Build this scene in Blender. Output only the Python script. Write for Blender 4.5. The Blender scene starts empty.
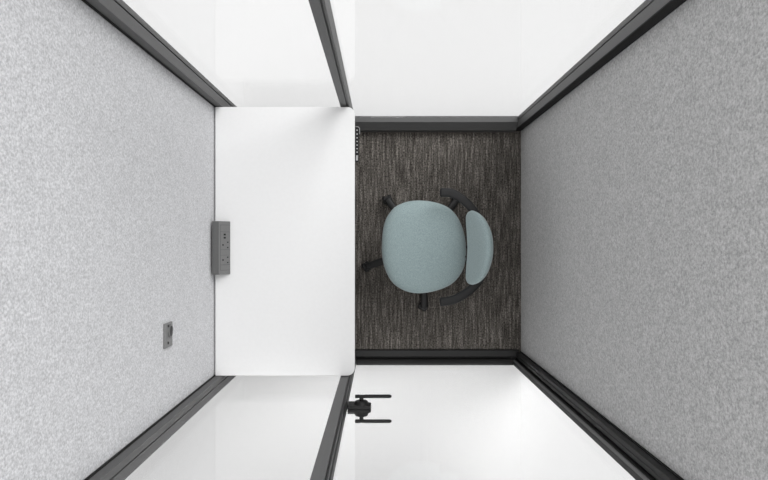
import bpy, bmesh, math, random
from mathutils import Vector, Matrix
random.seed(7)
SC = bpy.context.scene
COL = SC.collection
PI = math.pi
CAMZ, F = 4.0, 650.0
CX, CY = 381.0, 241.0
P = 1 / 162.5                       # one photo pixel at floor height, in metres


def at(px, py, z):
    k = (CAMZ - z) / F
    return Vector(((px - CX) * k, (CY - py) * k, z))


# ------------------------------------------------------------------ materials
def new_mat(name):
    m = bpy.data.materials.new(name)
    m.use_nodes = True
    nt = m.node_tree
    b = nt.nodes['Principled BSDF']
    return m, nt, b


def ramp(nt, src, stops):
    r = nt.nodes.new('ShaderNodeValToRGB')
    els = r.color_ramp.elements
    while len(els) < len(stops):
        els.new(0.5)
    for e, (p, c) in zip(els, stops):
        e.position = p
        e.color = (*c, 1) if len(c) == 3 else c
    nt.links.new(src, r.inputs[0])
    return r.outputs[0]


def noise(nt, vec, scale, detail=2, rough=0.5):
    n = nt.nodes.new('ShaderNodeTexNoise')
    n.inputs['Scale'].default_value = scale
    n.inputs['Detail'].default_value = detail
    n.inputs['Roughness'].default_value = rough
    nt.links.new(vec, n.inputs['Vector'])
    return n.outputs['Fac']


def coords(nt, scale=(1, 1, 1)):
    t = nt.nodes.new('ShaderNodeTexCoord')
    mp = nt.nodes.new('ShaderNodeMapping')
    mp.inputs['Scale'].default_value = scale
    nt.links.new(t.outputs['Object'], mp.inputs['Vector'])
    return mp.outputs['Vector']


def mixrgb(nt, fac, a, b, mode='MIX'):
    m = nt.nodes.new('ShaderNodeMix')
    m.data_type = 'RGBA'
    m.blend_type = mode
    if isinstance(fac, float):
        m.inputs[0].default_value = fac
    else:
        nt.links.new(fac, m.inputs[0])
    for i, v in ((6, a), (7, b)):
        if isinstance(v, tuple):
            m.inputs[i].default_value = (*v, 1)
        else:
            nt.links.new(v, m.inputs[i])
    return m.outputs[2]


def bump(nt, b, h, strength, dist=0.002):
    bp = nt.nodes.new('ShaderNodeBump')
    bp.inputs['Strength'].default_value = strength
    bp.inputs['Distance'].default_value = dist
    nt.links.new(h, bp.inputs['Height'])
    nt.links.new(bp.outputs['Normal'], b.inputs['Normal'])


def grained(name, col, var=0.12, rough=0.5, scale=300.0, spec=0.5, bmp=0.05, metal=0.0):
    m, nt, b = new_mat(name)
    v = coords(nt)
    n = noise(nt, v, scale, 3)
    lo = tuple(c * (1 - var) for c in col)
    hi = tuple(min(1, c * (1 + var)) for c in col)
    nt.links.new(ramp(nt, n, [(0.35, lo), (0.65, hi)]), b.inputs['Base Color'])
    b.inputs['Roughness'].default_value = rough
    b.inputs['Specular IOR Level'].default_value = spec
    b.inputs['Metallic'].default_value = metal
    if bmp:
        bump(nt, b, n, bmp, 0.001)
    return m


def felt(name, lo, mid, hi):
    m, nt, b = new_mat(name)
    v = coords(nt)
    na, nb = noise(nt, v, 140, 3, 0.7), noise(nt, v, 60, 3, 0.7)
    n1 = mixrgb(nt, 0.28, na, nb)
    n2 = noise(nt, coords(nt, (1, 1, 1)), 9, 3, 0.6)
    c = ramp(nt, n1, [(0.36, lo), (0.5, mid), (0.63, hi)])
    c2 = ramp(nt, n2, [(0.35, (0.97, 0.97, 0.97)), (0.65, (1.0, 1.0, 1.0))])
    nt.links.new(mixrgb(nt, 1.0, c, c2, 'MULTIPLY'), b.inputs['Base Color'])
    b.inputs['Roughness'].default_value = 0.95
    b.inputs['Specular IOR Level'].default_value = 0.1
    b.inputs['Sheen Weight'].default_value = 0.1
    bump(nt, b, n1, 0.25, 0.002)
    return m


def carpet_mat():
    m, nt, b = new_mat('striated loop carpet')
    v1 = coords(nt, (1.0, 0.07, 1.0))
    s1 = noise(nt, v1, 85, 4, 0.75)          # thin streaks along the pod's short side
    v2 = coords(nt, (1.0, 0.45, 1.0))
    s2 = noise(nt, v2, 210, 4, 0.75)          # loops
    a = ramp(nt, s1, [(0.34, (0.055, 0.049, 0.044)), (0.5, (0.118, 0.107, 0.098)),
                      (0.66, (0.275, 0.252, 0.232))])
    c = ramp(nt, s2, [(0.37, (0.10, 0.10, 0.10)), (0.5, (0.68, 0.69, 0.68)), (0.61, (1.15, 1.13, 1.10))])
    col = mixrgb(nt, 1.0, a, c, 'MULTIPLY')
    nt.links.new(col, b.inputs['Base Color'])
    b.inputs['Roughness'].default_value = 1.0
    b.inputs['Specular IOR Level'].default_value = 0.05
    bump(nt, b, s2, 0.6, 0.004)
    return m


def fabric_mat():
    m, nt, b = new_mat('teal grey woven upholstery')
    v = coords(nt)
    n = noise(nt, v, 420, 3, 0.7)
    n2 = noise(nt, v, 150, 3, 0.6)
    c = ramp(nt, n, [(0.33, (0.190, 0.248, 0.254)), (0.5, (0.305, 0.385, 0.392)), (0.67, (0.43, 0.52, 0.528))])
    c2 = ramp(nt, n2, [(0.35, (0.93, 0.93, 0.93)), (0.65, (1.0, 1.0, 1.0))])
    nt.links.new(mixrgb(nt, 1.0, c, c2, 'MULTIPLY'), b.inputs['Base Color'])
    b.inputs['Roughness'].default_value = 0.9
    b.inputs['Specular IOR Level'].default_value = 0.15
    b.inputs['Sheen Weight'].default_value = 0.25
    b.inputs['Sheen Roughness'].default_value = 0.4
    bump(nt, b, n, 0.3, 0.001)
    return m


def glass_mat():
    m = bpy.data.materials.new('clear pane glass')
    m.use_nodes = True
    nt = m.node_tree
    nt.nodes.clear()
    o = nt.nodes.new('ShaderNodeOutputMaterial')
    t = nt.nodes.new('ShaderNodeBsdfTransparent')
    t.inputs[0].default_value = (0.987, 0.987, 0.987, 1)
    g = nt.nodes.new('ShaderNodeBsdfGlossy')
    g.inputs['Roughness'].default_value = 0.015
    mx = nt.nodes.new('ShaderNodeMixShader')
    mx.inputs[0].default_value = 0.06
    nt.links.new(t.outputs[0], mx.inputs[1])
    nt.links.new(g.outputs[0], mx.inputs[2])
    nt.links.new(mx.outputs[0], o.inputs[0])
    return m


M = dict(
    ground=grained('white studio floor', (0.69, 0.69, 0.69), 0.01, 0.7, 40, 0.2, 0),
    carpet=carpet_mat(),
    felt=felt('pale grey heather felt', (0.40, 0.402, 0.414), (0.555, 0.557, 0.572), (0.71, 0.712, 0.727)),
    felt_shaded=felt('shaded grey heather felt', (0.29, 0.29, 0.291), (0.435, 0.435, 0.436), (0.58, 0.58, 0.581)),  # same felt as the left wall, its colour darkened to stand for shade
    frame=grained('powder coated grey aluminium', (0.073, 0.073, 0.073), 0.12, 0.5, 350, 0.5),
    black=grained('black door frame coating', (0.015, 0.015, 0.015), 0.12, 0.5, 350, 0.25),
    gasket=grained('black rubber gasket', (0.01, 0.01, 0.01), 0.1, 0.7, 200, 0.2),
    white=grained('white desk laminate', (0.71, 0.71, 0.71), 0.008, 0.45, 60, 0.3, 0),
    steel=grained('grey painted steel', (0.30, 0.30, 0.30), 0.05, 0.45, 200, 0.4),
    dock=grained('grey anodised power module', (0.092, 0.092, 0.092), 0.06, 0.5, 300, 0.4),
    dockface=grained('grey socket face', (0.155, 0.155, 0.155), 0.04, 0.5, 300, 0.4),
    hole=grained('dark socket opening', (0.012, 0.012, 0.012), 0.1, 0.6, 200, 0.2),
    strip=grained('grey door seal strip', (0.16, 0.16, 0.16), 0.1, 0.5, 350, 0.4),
    plastic=grained('black moulded nylon', (0.012, 0.012, 0.012), 0.15, 0.45, 350, 0.25),
    armrest=grained('charcoal soft armrest', (0.017, 0.017, 0.0175), 0.15, 0.5, 350, 0.25),
    fabric=fabric_mat(),
    lever=grained('black lever coating', (0.012, 0.012, 0.012), 0.1, 0.45, 300, 0.2),
    nickel=grained('brushed grey hook metal', (0.19, 0.19, 0.19), 0.08, 0.4, 250, 0.5, 0.05, 0.5),
    button=grained('pale grey key cap', (0.42, 0.42, 0.42), 0.03, 0.5, 300),
    chrome=grained('polished bracket steel', (0.6, 0.6, 0.6), 0.05, 0.2, 200, 0.5, 0, 1.0),
    glass=glass_mat(),
)


# ------------------------------------------------------------------ mesh helpers
def link(name, bm, mat, parent=None, smooth=False, bevel=0, sub=0, seg=2):
    bmesh.ops.recalc_face_normals(bm, faces=bm.faces[:])
    me = bpy.data.meshes.new(name)
    bm.to_mesh(me)
    bm.free()
    o = bpy.data.objects.new(name, me)
    me.materials.append(M[mat])
    COL.objects.link(o)
    if parent is not None:
        o.parent = parent
        o.matrix_parent_inverse = Matrix.Translation(-world_loc(parent))
    if smooth:
        for p in me.polygons:
            p.use_smooth = True
    if sub:
        s = o.modifiers.new('subdivision', 'SUBSURF')
        s.levels = s.render_levels = sub
    if bevel:
        b = o.modifiers.new('bevel', 'BEVEL')
        b.width = bevel
        b.segments = seg
        b.limit_method = 'ANGLE'
        b.angle_limit = math.radians(40)
    return o


def world_loc(o):
    return o.location.copy() if o.type == 'EMPTY' else Vector((0, 0, 0))   # mesh parts keep world coordinates


def box(bm, lo, hi):
    m = Matrix.Translation([(a + b) / 2 for a, b in zip(lo, hi)]) @ Matrix.Diagonal(
        [abs(b - a) for a, b in zip(lo, hi)] + [1])
    bmesh.ops.create_cube(bm, size=1, matrix=m)
    return bm


def prism(bm, pts, axis, a, b):
    """polygon extruded along an axis: axis z takes (x,y), axis y takes (x,z), axis x takes (y,z)"""
    def mk(p, t):
        if axis == 'z':
            return (p[0], p[1], t)
        if axis == 'y':
            return (p[0], t, p[1])
        return (t, p[0], p[1])
    v0 = [bm.verts.new(mk(p, a)) for p in pts]
    v1 = [bm.verts.new(mk(p, b)) for p in pts]
    n = len(pts)
    for i in range(n):
        bm.faces.new((v0[i], v0[(i + 1) % n], v1[(i + 1) % n], v1[i]))
    bm.faces.new(v0[::-1])
    bm.faces.new(v1)
    return bm


def loft(bm, rings, cap=True):
    vs = [[bm.verts.new(p) for p in r] for r in rings]
    n = len(rings[0])
    for a, b in zip(vs, vs[1:]):
        for i in range(n):
            bm.faces.new((a[i], a[(i + 1) % n], b[(i + 1) % n], b[i]))
    if cap:
        bm.faces.new(vs[0][::-1])
        bm.faces.new(vs[-1])
    return bm


def cyl(bm, p0, p1, r0, r1=None, n=24):
    r1 = r0 if r1 is None else r1
    p0, p1 = Vector(p0), Vector(p1)
    d = (p1 - p0).normalized()
    u = d.orthogonal().normalized()
    w = d.cross(u)
    rings = []
    for p, r in ((p0, r0), (p1, r1)):
        rings.append([p + (u * math.cos(2 * PI * i / n) + w * math.sin(2 * PI * i / n)) * r for i in range(n)])
    return loft(bm, rings)


def catmull(pts, per=6, closed=False):
    n = len(pts)
    out = []
    for i in range(n if closed else n - 1):
        if closed:
            p = [pts[(i + k) % n] for k in (-1, 0, 1, 2)]
        else:
            p = [pts[min(max(i + k, 0), n - 1)] for k in (-1, 0, 1, 2)]
        for j in range(per):
            t = j / per
            out.append(0.5 * ((2 * p[1]) + (p[2] - p[0]) * t + (2 * p[0] - 5 * p[1] + 4 * p[2] - p[3]) * t * t
                              + (3 * p[1] - p[0] - 3 * p[2] + p[3]) * t ** 3))
    if not closed:
        out.append(pts[-1].copy())
    return out


def sweep(bm, path, wid, thick, up=Vector((0, 0, 1)), n=16, power=3.0):
    """rounded-rectangle section along a path; wid/thick: functions of 0..1 or numbers"""
    rings = []
    m = len(path)
    for i, p in enumerate(path):
        t = i / (m - 1)
        d = (path[min(i + 1, m - 1)] - path[max(i - 1, 0)]).normalized()
        s = d.cross(up).normalized()
        u = s.cross(d).normalized()
        a = (wid(t) if callable(wid) else wid) / 2
        b = (thick(t) if callable(thick) else thick) / 2
        ring = []
        for k in range(n):
            q = 2 * PI * k / n
            c, si = math.cos(q), math.sin(q)
            e = 2 / power
            ring.append(p + s * (a * math.copysign(abs(c) ** e, c)) + u * (b * math.copysign(abs(si) ** e, si)))
        rings.append(ring)
    return loft(bm, rings)


def tag(o, label, cat, group=None, kind=None):
    o['label'] = label
    o['category'] = cat
    if group:
        o['group'] = group
    if kind:
        o['kind'] = kind
    return o


def empty(name, loc, parent=None):
    o = bpy.data.objects.new(name, None)
    o.empty_display_size = 0.1
    o.location = loc
    COL.objects.link(o)
    return o


def struct(name, bm, mat, label, cat, **k):
    return tag(link(name, bm, mat, **k), label, cat, kind='structure')


# ------------------------------------------------------------------ setting
XL, XR = -137.2 * P, 140 * P
YW = 110.5 * P
GZ = -0.03
TOP = 2.72
g = struct('ground', box(bmesh.new(), (-9, -9, GZ - 0.05), (9, 9, GZ)), 'ground',
           'plain white studio floor around the glass sided booth', 'floor')
fl = struct('floor', box(bmesh.new(), (XL - 0.05, -0.70, GZ), (XR + 0.05, 0.70, 0)), 'carpet',
            'dark brown grey carpet with thin streaks inside the booth', 'carpet')
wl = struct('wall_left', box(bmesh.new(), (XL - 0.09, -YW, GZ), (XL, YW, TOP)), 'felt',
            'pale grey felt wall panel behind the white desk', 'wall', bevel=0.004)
wr = struct('wall_right', box(bmesh.new(), (XR, -YW, GZ), (XR + 0.09, YW, TOP)), 'felt_shaded',
            'grey felt wall panel darkened for shade behind the chair back', 'wall', bevel=0.004)


def S(pts):
    return [(x * P, y * P) for x, y in pts]


GY = 121.0                     # glass line (px at floor)
# corner posts (seen from above they run towards the camera)
post_ur = [(133.5, 110.8), (133.5, 117.6), (136, 117.6), (136, 118.4), (133.7, 118.4), (133.7, 121.8),
           (155, 121.8), (155, 110.8)]
post_ul = [(-130.6, 110.8), (-130.6, 117.6), (-133, 117.6), (-133, 118.5), (-130.6, 118.5), (-130.6, 121.8),
           (-151.5, 121.8), (-151.5, 110.8)]
post_ll = [(-130.6, -110.8), (-130.6, -115.0), (-133, -115.0), (-133, -115.7), (-130.6, -115.7), (-130.6, -121.8),
           (-151.5, -121.8), (-151.5, -110.8)]
post_lr = [(134.6, -110.8), (134.6, -113.5), (134.2, -113.8), (134.2, -116.3), (138, -116.3), (138, -122.4),
           (155, -122.4), (155, -110.8)]
mull_u = [(-33.6, 111.2), (-28.2, 111.2), (-28.2, 112.6), (-27.2, 112.6), (-27.2, 111.2), (-26.2, 111.2), (-25.8, 121.8),
          (-33.6, 121.8)]
mull_l = [(-33.2, -111.2), (-26.4, -111.2), (-26.4, -122.2), (-33.2, -122.2)]
for n_, (pts, mat, lab) in enumerate([
        (post_ur, 'frame', 'grey metal corner post where window meets shade-darkened felt wall'),
        (post_ul, 'frame', 'grey metal corner post rising beside desk at window above it'),
        (post_ll, 'frame', 'grey metal corner post rising beside desk near the coat hook'),
        (post_lr, 'black', 'black corner post on the hinge side of the glass door'),
        (mull_u, 'frame', 'slim grey mullion between the two window panes'),
        (mull_l, 'frame', 'slim grey mullion beside the door handle')]):
    struct('trim_%d' % (n_ + 1), prism(bmesh.new(), S(pts), 'z', GZ, TOP), mat, lab, 'frame post', bevel=0.0012)


def rail(name, side, x0, x1, lab, mat='frame'):
    pts = [(108.9, 0.0), (109.3, 0.055), (110.6, 0.064), (115.9, 0.105), (121.8, 0.105), (121.8, GZ / P * P)]
    pts = [(side * y * P, z) for y, z in pts] + [(side * 108.9 * P, GZ)]
    return struct(name, prism(bmesh.new(), pts, 'x', x0 * P, x1 * P), mat, lab, 'base rail', bevel=0.0015)


rail('baseboard_back', 1, -25.6, 133.4, 'dark grey base rail under the wide window', 'frame')
rail('baseboard_back_left', 1, -130.5, -33.7, 'grey base rail behind the desk under the narrow window')
rail('baseboard_front_left', -1, -130.5, -33.3, 'grey base rail beside the desk on the coat hook side')

# black rubber strips where post meets felt
GK = [(133.4, 110.1, 139.9, 110.9, 'black rubber gasket between the window post and shade-darkened felt'),
      (-137.1, 110.3, -135.9, 110.9, 'thin black gasket between window post and pale felt above the desk'),
      (-137.1, -110.9, -135.9, -110.3, 'thin black gasket between post and pale felt near the coat hook'),
      (138.6, -110.9, 139.9, -110.1, 'thin black gasket between door post and shade-darkened felt')]
for n_, (x0, y0, x1, y1, lab) in enumerate(GK):
    struct('trim_%d' % (n_ + 9), box(bmesh.new(), (x0 * P, y0 * P, 0.0), (x1 * P, y1 * P, TOP)), 'gasket', lab, 'gasket')

# panes
def pane(name, x0, x1, yc, z0, lab):
    return struct(name, box(bmesh.new(), (x0 * P, yc * P - 0.004, z0), (x1 * P, yc * P + 0.004, TOP)), 'glass', lab, 'window')


pane('window_1', -130.5, -33.7, GY, 0.106, 'clear narrow glass pane behind the desk between grey posts')
pane('window_2', -25.7, 133.4, GY, 0.106, 'wide clear glass pane facing the glass door')
pane('window_3', -130.5, -33.3, -GY, 0.106, 'clear narrow glass pane beside the door handle')

# threshold of the door frame and the door itself
thr = [(-108.4, GZ), (-108.4, 0.012), (-109.0, 0.018), (-114.6, 0.026), (-115.0, 0.024), (-115.2, 0.006), (-122.4, 0.006), (-122.4, GZ)]
struct('trim_7', prism(bmesh.new(), [(y * P, z) for y, z in thr], 'x', -26.3 * P, 137.0 * P), 'black',
       'black door threshold along the carpet edge', 'threshold', bevel=0.001)
seal = [(-26.2, -112.0), (-25.2, -112.0), (-25.2, -115.6), (-24.6, -116.2), (-24.6, -122.6), (-26.2, -122.6)]
struct('trim_8', prism(bmesh.new(), S(seal), 'z', 0.03, TOP), 'black', 'black door stop strip on mullion where the door closes',
       'door stop', bevel=0.001)

door = tag(empty('door_1', (130 * P, -120 * P, 0)), 'wide clear glass door with black lever handles', 'door', kind='structure')
DY = -122.0
link('pane', box(bmesh.new(), (-24.2 * P, DY * P - 0.004, 0.03), (130.6 * P, DY * P + 0.004, TOP)), 'glass', door)
drail = [(-116.6, 0.008), (-116.6, 0.045), (-117.8, 0.058), (-120.5, 0.068), (-122.2, 0.068), (-122.2, 0.008)]
link('bottom_rail', prism(bmesh.new(), [(y * P, z) for y, z in drail], 'x', -24.3 * P, 130 * P), 'black', door, bevel=0.0012)
stile = [(137.6, -117.6), (133.0, -117.6), (132.4, -118.3), (131.4, -118.3), (130.6, -119.0), (130.2, -122.2), (137.6, -122.2)]
st = link('stile', prism(bmesh.new(), S(stile), 'z', 0.008, TOP), 'black', door, bevel=0.001)

link('seal_strip', prism(bmesh.new(), S([(131.6, -117.75), (132.5, -117.75), (131.2, -118.75), (130.5, -118.75)]), 'z', 0.03, TOP), 'strip', st)

# door lock and levers
HZ = 1.08
k = (CAMZ - HZ) / F
yA, yB = (CY - 396.3) * k, (CY - 421.2) * k
yM = DY * P
xN = (361.4 - CX) * k
bm = bmesh.new()
for s in (1, -1):
    plan = [((347.5 - CX) * k, yM + s * 0.001), ((371 - CX) * k, yM + s * 0.001),
            ((371 - CX) * k, yM + s * 0.012), ((366 - CX) * k, yM + s * 0.019), ((348 - CX) * k, yM + s * 0.019)]
    prism(bm, plan, 'z', HZ - 0.05, HZ + 0.03)
link('lock_case', bm, 'lever', door, bevel=0.002)
for s, yl in ((1, yA), (-1, yB)):
    bm = bmesh.new()
    cyl(bm, (xN, yM + s * 0.018, HZ), (xN, yM + s * 0.033, HZ), 0.034, 0.028, 32)
    rose = link('rosette', bm, 'lever', door, bevel=0.002)
    bm = bmesh.new()
    cyl(bm, (xN, yM + s * 0.030, HZ), (xN, yl, HZ), 0.0095, n=20)
    x0, x1 = (355 - CX) * k, (391.6 - CX) * k
    path = catmull([Vector((x0, yl - 0.0005, HZ)), Vector((xN - 0.012, yl, HZ)), Vector((xN, yl - s * 0.001, HZ)),
                    Vector((xN + 0.02, yl, HZ)), Vector(((x0 + x1) / 2, yl, HZ)), Vector((x1, yl, HZ))], 6)
    sweep(bm, path, lambda t: 0.0152 * (0.55 if t < 0.01 or t > 0.99 else 1), lambda t: 0.02 * (0.6 if t < 0.01 or t > 0.99 else 1),
          n=14, power=2.6)
    link('lever', bm, 'lever', door, smooth=False, bevel=0.0)

# ------------------------------------------------------------------ desk
DZ = 0.72
dx0, dx1, dy0, dy1 = -0.8360, -0.1325, -0.6795, 0.6765
desk = tag(empty('desk', (-0.5, 0, 0)), 'white rectangular desk with rounded front corners against the pale felt wall', 'desk')


def rounded_plan(x0, x1, y0, y1, r):
    pts = [(x0, y0)]
    for i in range(9):
        a = -PI / 2 + i / 8 * PI / 2
        pts.append((x1 - r + r * math.cos(a), y0 + r + r * math.sin(a)))
    for i in range(9):
        a = i / 8 * PI / 2
        pts.append((x1 - r + r * math.cos(a), y1 - r + r * math.sin(a)))
    pts.append((x0, y1))
    return pts


link('desktop', prism(bmesh.new(), rounded_plan(dx0, dx1, dy0, dy1, 0.038), 'z', DZ - 0.025, DZ), 'white', desk, bevel=0.0015)
bm = bmesh.new()
for y in (-0.5, 0.5):
    box(bm, (-0.76, y - 0.03, DZ - 0.065), (-0.2, y + 0.03, DZ - 0.026))
for x in (-0.56, -0.44):
    box(bm, (x - 0.02, -0.47, DZ - 0.06), (x + 0.02, 0.47, DZ - 0.03))
link('underframe', bm, 'steel', desk, bevel=0.002)
for y in (-0.5, 0.5):
    bm = bmesh.new()
    box(bm, (-0.55, y - 0.035, 0.31), (-0.45, y + 0.035, DZ - 0.066))
    box(bm, (-0.54, y - 0.028, 0.025), (-0.46, y + 0.028, 0.31))
    lg = link('leg', bm, 'steel', desk, bevel=0.003)
    link('foot', box(bmesh.new(), (-0.80, y - 0.04, 0.0), (-0.22, y + 0.04, 0.028)), 'steel', lg, bevel=0.004)

# height control handset under the front edge
kz = 0.69
kk = (CAMZ - kz) / F
ky = lambda py: (CY - py) * kk
kx = lambda px: (px - CX) * kk
bm = bmesh.new()
prism(bm, [(-0.20, ky(162)), (kx(357.6), ky(162)), (kx(358.5), ky(161)), (kx(358.6), ky(135.6)), (kx(359.9), ky(134)),
           (kx(359.9), ky(129.6)), (kx(359.2), ky(127.6)), (kx(357.6), ky(126.7)), (-0.20, ky(126.7))], 'z', 0.672, 0.6935)
hs = link('height_control', bm, 'hole', desk, bevel=0.001)
bm = bmesh.new()
edge = catmull([Vector((kx(355.4), ky(126.9), 0.6935)), Vector((kx(357.6), ky(126.9), 0.6935)), Vector((kx(359.2), ky(127.9), 0.6935)),
                Vector((kx(359.7), ky(130), 0.6935)), Vector((kx(359.7), ky(134.4), 0.6935))], 5)
sweep(bm, edge, 0.0028, 0.002, n=8)
link('rim', bm, 'steel', hs)
for py in (130.3, 134.2, 138.0, 141.6, 145.2, 148.8, 152.2):
    bm = bmesh.new()
    cyl(bm, (kx(357.1), ky(py), 0.693), (kx(357.1), ky(py), 0.6955), 0.0036, 0.003, 14)
    link('button', bm, 'button', hs)
link('display', box(bmesh.new(), (kx(356.0), ky(160.6), 0.6925), (kx(358.0), ky(155.4), 0.6945)), 'steel', hs)

# ------------------------------------------------------------------ power dock on the desk
pd = tag(empty('power_dock', (-0.79, -0.03, DZ)), 'grey wedge shaped power module with sockets on the desk edge', 'power socket')
pk = (CAMZ - DZ) / F
yt, yb = (CY - 221.5) * pk, (CY - 274.0) * pk
xb, xf = -0.8345, -0.7605            # back and front foot
zt = DZ + 0.070
xt = -0.8015                         # front of the flat top
body = [(xb, DZ), (xb, zt), (xt, zt), (xf, DZ + 0.006), (xf, DZ)]
link('body', prism(bmesh.new(), body, 'y', yb, yt), 'dock', pd, bevel=0.0015)
O = Vector((xt, 0, zt))
Dn = (Vector((xf, 0, DZ + 0.006)) - O)
Ln = Dn.length
Dn.normalize()
Nn = Vector((-Dn.z, 0, Dn.x))
if Nn.z < 0:
    Nn = -Nn


def on_face(bm, f0, f1, u0, u1, h0, h1):
    """f: fraction along the dock from its +y end, u: fraction down the sloping face, h: height above it"""
    vs = []
    for h in (h0, h1):
        for f, u in ((f0, u0), (f0, u1), (f1, u1), (f1, u0)):
            p = O + Dn * (u * Ln) + Nn * h
            p.y = yt + (yb - yt) * f
            vs.append(bm.verts.new(p))
    a, b = vs[:4], vs[4:]
    bm.faces.new(a[::-1])
    bm.faces.new(b)
    for i in range(4):
        bm.faces.new((a[i], a[(i + 1) % 4], b[(i + 1) % 4], b[i]))
    return bm


link('fascia', on_face(bmesh.new(), 0.004, 0.996, 0.01, 0.998, -0.002, 0.0002), 'dockface', pd)
link('fascia_recess', on_face(bmesh.new(), 0.065, 0.925, 0.13, 0.97, -0.001, 0.0006), 'dock', pd)
def module(name, f0, f1):
    return link(name, on_face(bmesh.new(), f0 + 0.004, f1 - 0.004, 0.155, 0.955, -0.001, 0.0012), 'dockface', pd)
module('blank_plate', 0.07, 0.20)
usb = module('usb_module', 0.20, 0.37)
for f in (0.25, 0.31):
    link('port', on_face(bmesh.new(), f - 0.016, f + 0.016, 0.42, 0.60, 0.0, 0.0018), 'hole', usb)
for c in (0.445, 0.728):
    if c > 0.6:
        module('blank_plate', 0.535, 0.64)
    so = module('socket', c - 0.087 if c < 0.6 else c - 0.09, c + 0.09)
    for f, u, a in ((c, 0.36, 0.015), (c - 0.05, 0.78, 0.012), (c + 0.05, 0.78, 0.012)):
        link('pin_hole', on_face(bmesh.new(), f - a, f + a, u - 0.055, u + 0.055, 0.0, 0.0018), 'hole', so)
module('blank_plate', 0.82, 0.92)

# ------------------------------------------------------------------ coat hook on the felt wall
hk = tag(empty('coat_hook', (XL, -0.37, 1.43)), 'small grey metal coat hook screwed to the pale felt wall', 'hook')
bm = bmesh.new()
box(bm, (XL - 0.001, -0.419, 1.3900), (XL + 0.0075, -0.3225, 1.4810))
link('plate', bm, 'nickel', hk, bevel=0.0015)
for y in (-0.334, -0.401):
    bm = bmesh.new()
    cyl(bm, (XL + 0.0075, y, 1.4440), (XL + 0.0092, y, 1.4440), 0.0058, 0.0048, 18)
    link('screw', bm, 'hole', hk)
# hook: a stadium-shaped pull ring with a dark cup
def stadium(yc, hw, z0, z1, x, n=12):
    pts = []
    r = min(hw, (z1 - z0) / 2)
    for i in range(n + 1):
        a = i / n * PI
        pts.append(Vector((x, yc + hw * math.cos(a), z1 - r + r * math.sin(a))))
    for i in range(n + 1):
        a = PI + i / n * PI
        pts.append(Vector((x, yc + hw * math.cos(a), z0 + r + r * math.sin(a))))
    return pts
bm = bmesh.new()
r0 = stadium(-0.357, 0.026, 1.3940, 1.4440, XL + 0.007)
r1 = stadium(-0.357, 0.026, 1.3940, 1.4440, XL + 0.0115)
r2 = stadium(-0.357, 0.022, 1.3980, 1.4400, XL + 0.0122)
r3 = stadium(-0.357, 0.021, 1.3990, 1.4390, XL + 0.009)
loft(bm, [r0, r1, r2, r3])
hook = link('hook', bm, 'nickel', hk)
link('cup', loft(bmesh.new(), [stadium(-0.357, 0.0208, 1.3992, 1.4388, XL + 0.009), stadium(-0.357, 0.0208, 1.3992, 1.4388, XL + 0.0105)]),
     'plastic', hook)

# ------------------------------------------------------------------ office chair
BC = Vector((0.254, -0.0375, 0))
chair = tag(empty('office_chair', BC), 'swivel office chair with teal grey seat and black arms on dark carpet', 'chair')
Z1 = lambda x, y: (350 + x / 2.6667, 160 + y / 2.6667)
seat_out = [(84.5, 230), (88, 185), (98, 153), (119, 126), (150, 111.5), (186, 107.5), (225, 112), (260, 125), (284, 148), (300, 180),
            (308, 215), (310, 250), (305, 283), (291, 311), (265, 335), (225, 350), (182, 356), (146, 349), (116, 330), (97, 300), (87, 265)]
zs = 0.447
so_ = catmull([at(*Z1(x, y), zs) for x, y in seat_out], 3, True)
cen = sum(so_, Vector()) / len(so_)


def ring(sc, z):
    return [Vector((cen.x + (p.x - cen.x) * sc, cen.y + (p.y - cen.y) * sc, z)) for p in so_]


def dish(rgs):
    for r in rgs:                           # waterfall front edge, gentle dip
        for p in r:
            d = max(0, (cen.x - p.x) / 0.22)
            p.z -= 0.016 * d ** 2.2
    return rgs


bm = bmesh.new()
loft(bm, dish([ring(0.80, 0.408), ring(0.93, 0.409), ring(0.985, 0.420), ring(1.0, 0.434), ring(0.998, 0.446), ring(0.982, 0.460),
               ring(0.945, 0.472), ring(0.87, 0.482), ring(0.76, 0.488), ring(0.6, 0.491), ring(0.35, 0.492), ring(0.12, 0.492)]))
link('seat', bm, 'fabric', chair, smooth=True)
bm = bmesh.new()
loft(bm, [ring(0.35, 0.375), ring(0.72, 0.378), ring(0.86, 0.392), ring(0.86, 0.409)])
link('seat_shell', bm, 'plastic', chair, smooth=False)

# backrest: face rises and leans away from the seat
bo = [(311, 140), (323, 134.5), (337, 138), (352, 147), (366, 164), (376.5, 184), (383, 208), (385, 235), (383, 260), (376, 284),
      (366, 306), (352, 322), (338, 330), (323, 332.5), (311.5, 329), (307.5, 318), (308.5, 300), (311, 275), (313, 255), (314, 235), (313, 212), (310.5, 180), (308, 153)]
zb0, zb1 = 0.645, 0.905
bpts = []
for x, y in bo:
    t = min(max((x - 308) / 77, 0), 1)
    bpts.append(at(*Z1(313 + (x - 309) * 0.775, y), zb0 + (zb1 - zb0) * t))
bpts = catmull(bpts, 3, True)
bc = sum(bpts, Vector()) / len(bpts)
bn = Vector((-0.95, 0, 0.30)).normalized()


def bring(sc, off):
    return [bc + (p - bc) * sc + bn * off for p in bpts]


bm = bmesh.new()
loft(bm, [bring(0.2, -0.040), bring(0.55, -0.039), bring(0.78, -0.036), bring(0.87, -0.031), bring(0.935, -0.023), bring(0.98, -0.012), bring(1.0, -0.003),
          bring(0.985, 0.004), bring(0.94, 0.010), bring(0.84, 0.014), bring(0.62, 0.015), bring(0.35, 0.015), bring(0.1, 0.015)])
link('backrest', bm, 'fabric', chair, smooth=True)

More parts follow.
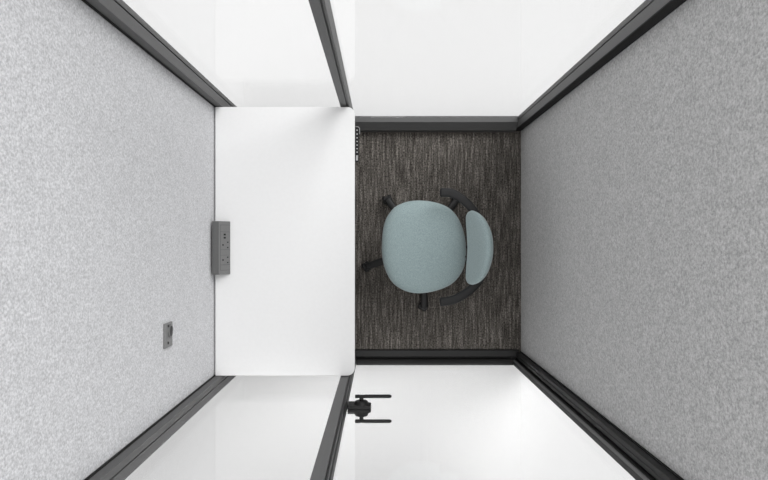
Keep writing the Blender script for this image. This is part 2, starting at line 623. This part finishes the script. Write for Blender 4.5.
# armrests: flat curved band that wraps behind the backrest
az = 0.60
upper = [(240, 86.5), (268, 88), (293, 100), (316, 119), (337, 146), (354, 178), (366, 212), (368, 233)]
lower = [(239.5, 379), (272, 374), (300, 361), (325, 342), (346, 318), (358, 290), (366, 258), (368, 233)]
for pts in (upper, lower):
    path = catmull([at(*Z1(x, y), az) for x, y in pts], 6)
    bm = bmesh.new()
    sweep(bm, path, lambda t: 0.047 * (1 - 0.12 * t) * (0.8 if t < 0.005 else 1), lambda t: 0.032 * (0.8 if t < 0.005 else 1), n=20, power=3.2)
    link('armrest', bm, 'armrest', chair, smooth=True)
# back support post from under the seat up to the backrest
cb = at(*Z1(368, 233), az)
bm = bmesh.new()
path = catmull([Vector((cen.x + 0.08, -0.034, 0.388)), Vector((cb.x - 0.06, -0.033, 0.385)), Vector((cb.x - 0.042, -0.033, 0.42)),
                Vector((cb.x - 0.034, -0.033, 0.50)), Vector((cb.x - 0.034, -0.033, 0.66)), Vector((cb.x - 0.028, -0.033, 0.74))], 6)
sweep(bm, path, 0.07, 0.024, up=Vector((0, 1, 0.001)), n=14)
link('back_support', bm, 'plastic', chair, smooth=True)
# small steel adjustment clips seen between seat and backrest
for zy in (206, 258):
    p = at(*Z1(311.5, zy), 0.50)
    bm = bmesh.new()
    cyl(bm, p + Vector((-0.008, 0, 0)), p + Vector((0.07, 0, 0.0)), 0.006, n=14)
    link('adjuster_pin', bm, 'plastic', chair)

# mechanism, gas lift and star base
bm = bmesh.new()
box(bm, (BC.x - 0.09, BC.y - 0.06, 0.33), (BC.x + 0.12, BC.y + 0.06, 0.378))
link('tilt_mechanism', bm, 'plastic', chair, bevel=0.008)
bm = bmesh.new()
cyl(bm, BC + Vector((0, 0, 0.12)), BC + Vector((0, 0, 0.24)), 0.028)
cyl(bm, BC + Vector((0, 0, 0.24)), BC + Vector((0, 0, 0.335)), 0.015)
link('gas_lift', bm, 'plastic', chair, bevel=0.002)
bm = bmesh.new()
cyl(bm, BC + Vector((0, 0, 0.07)), BC + Vector((0, 0, 0.135)), 0.045, 0.038, 28)
link('base_hub', bm, 'plastic', chair, bevel=0.004)
for i in range(5):
    a = math.radians(198.96 + 72 * i)
    d = Vector((math.cos(a), math.sin(a), 0))
    s = Vector((-d.y, d.x, 0))
    path = [BC + d * 0.035 + Vector((0, 0, 0.108)), BC + d * 0.15 + Vector((0, 0, 0.104)), BC + d * 0.28 + Vector((0, 0, 0.092)),
            BC + d * 0.366 + Vector((0, 0, 0.082))]
    bm = bmesh.new()
    sweep(bm, catmull(path, 5), lambda t: 0.050 - 0.010 * t, lambda t: 0.036 - 0.010 * t, n=16)
    leg = link('base_leg', bm, 'plastic', chair, smooth=True)
    # twin-wheel caster, swivelled a little differently at each leg
    ca = a + (0.25, -0.5, 0.1, 0.4, -0.35)[i]
    cd = Vector((math.cos(ca), math.sin(ca), 0))
    cs = Vector((-cd.y, cd.x, 0))
    cc = BC + d * 0.355 + cd * 0.008 + Vector((0, 0, 0.0255))
    bm = bmesh.new()
    for q in (-1, 1):
        cyl(bm, cc + cs * (q * 0.006), cc + cs * (q * 0.028), 0.0255, 0.024, 24)
    cyl(bm, cc + Vector((0, 0, 0.0)), BC + d * 0.355 + cd * 0.004 + Vector((0, 0, 0.08)), 0.009, n=12)
    box_c = [cc + cd * x + cs * y for x, y in ((-0.026, -0.02), (0.018, -0.02), (0.018, 0.02), (-0.026, 0.02))]
    prism(bm, [(p.x, p.y) for p in box_c], 'z', 0.045, 0.058)
    link('caster', bm, 'plastic', leg, bevel=0.002)

# ------------------------------------------------------------------ light, world, camera
w = bpy.data.worlds.new('studio')
SC.world = w
w.use_nodes = True
bg = w.node_tree.nodes['Background']
wt = w.node_tree
wtc = wt.nodes.new('ShaderNodeTexCoord')
wsp = wt.nodes.new('ShaderNodeSeparateXYZ')
wt.links.new(wtc.outputs['Generated'], wsp.inputs[0])
WZ, WH = 0.93, 1.18        # brightness of the white surround overhead and near the horizon
wt.links.new(ramp(wt, wsp.outputs['Z'], [(0.0, (WH, WH, WH)), (0.25, (WH, WH, WH)), (0.55, (WZ, WZ, WZ))]), bg.inputs[0])
bg.inputs[1].default_value = 0.825
sun = bpy.data.lights.new('key_sun', 'SUN')
sun.energy = 2.25
sun.angle = math.radians(35)
so2 = bpy.data.objects.new('key_sun', sun)
d = Vector((0.50, 0.55, 0.80)).normalized()     # towards the light
so2.rotation_euler = d.to_track_quat('Z', 'Y').to_euler()
so2.location = d * 6
COL.objects.link(so2)


def fill_light(name, loc, aim, sx, sy, power, spread):
    """area light added to even out brightness; stands for no lamp of the place"""
    l = bpy.data.lights.new(name, 'AREA')
    l.shape = 'RECTANGLE'
    l.size, l.size_y = sx, sy
    l.energy = power
    l.spread = math.radians(spread)
    o = bpy.data.objects.new(name, l)
    o.location = loc
    o.rotation_euler = (Vector(loc) - Vector(aim)).to_track_quat('Z', 'Y').to_euler()
    COL.objects.link(o)


fill_light('overhead_fill', (0.1, 0.1, 6.5), (0.0, 0, 0), 3.0, 3.0, 42, 150)  # added fill from above for the booth interior, no real lamp
fill_light('front_fill', (0.08, -1.55, 3.0), (0.06, -0.97, 0), 1.8, 0.35, 2.6, 26)  # added to brighten the ground outside the door, no real lamp
fill_light('rear_fill', (0.1, 2.3, 3.2), (0.1, 0.9, 0), 2.2, 0.7, 1.2, 40)  # added to brighten the ground beyond the wide window, no real lamp

cam = bpy.data.cameras.new('camera')
cam.sensor_width = 36
cam.lens = F / 768 * 36
cam.shift_x = (384 - CX) / 768
cam.shift_y = (CY - 240) / 768
cam.clip_start = 0.05
co = bpy.data.objects.new('camera', cam)
co.location = (0, 0, CAMZ)
COL.objects.link(co)
SC.camera = co
SC.view_settings.view_transform = 'Standard'
SC.view_settings.look = 'None'
SC.view_settings.gamma = 1
SC.view_settings.use_curve_mapping = False
SC.view_settings.exposure = 0.0
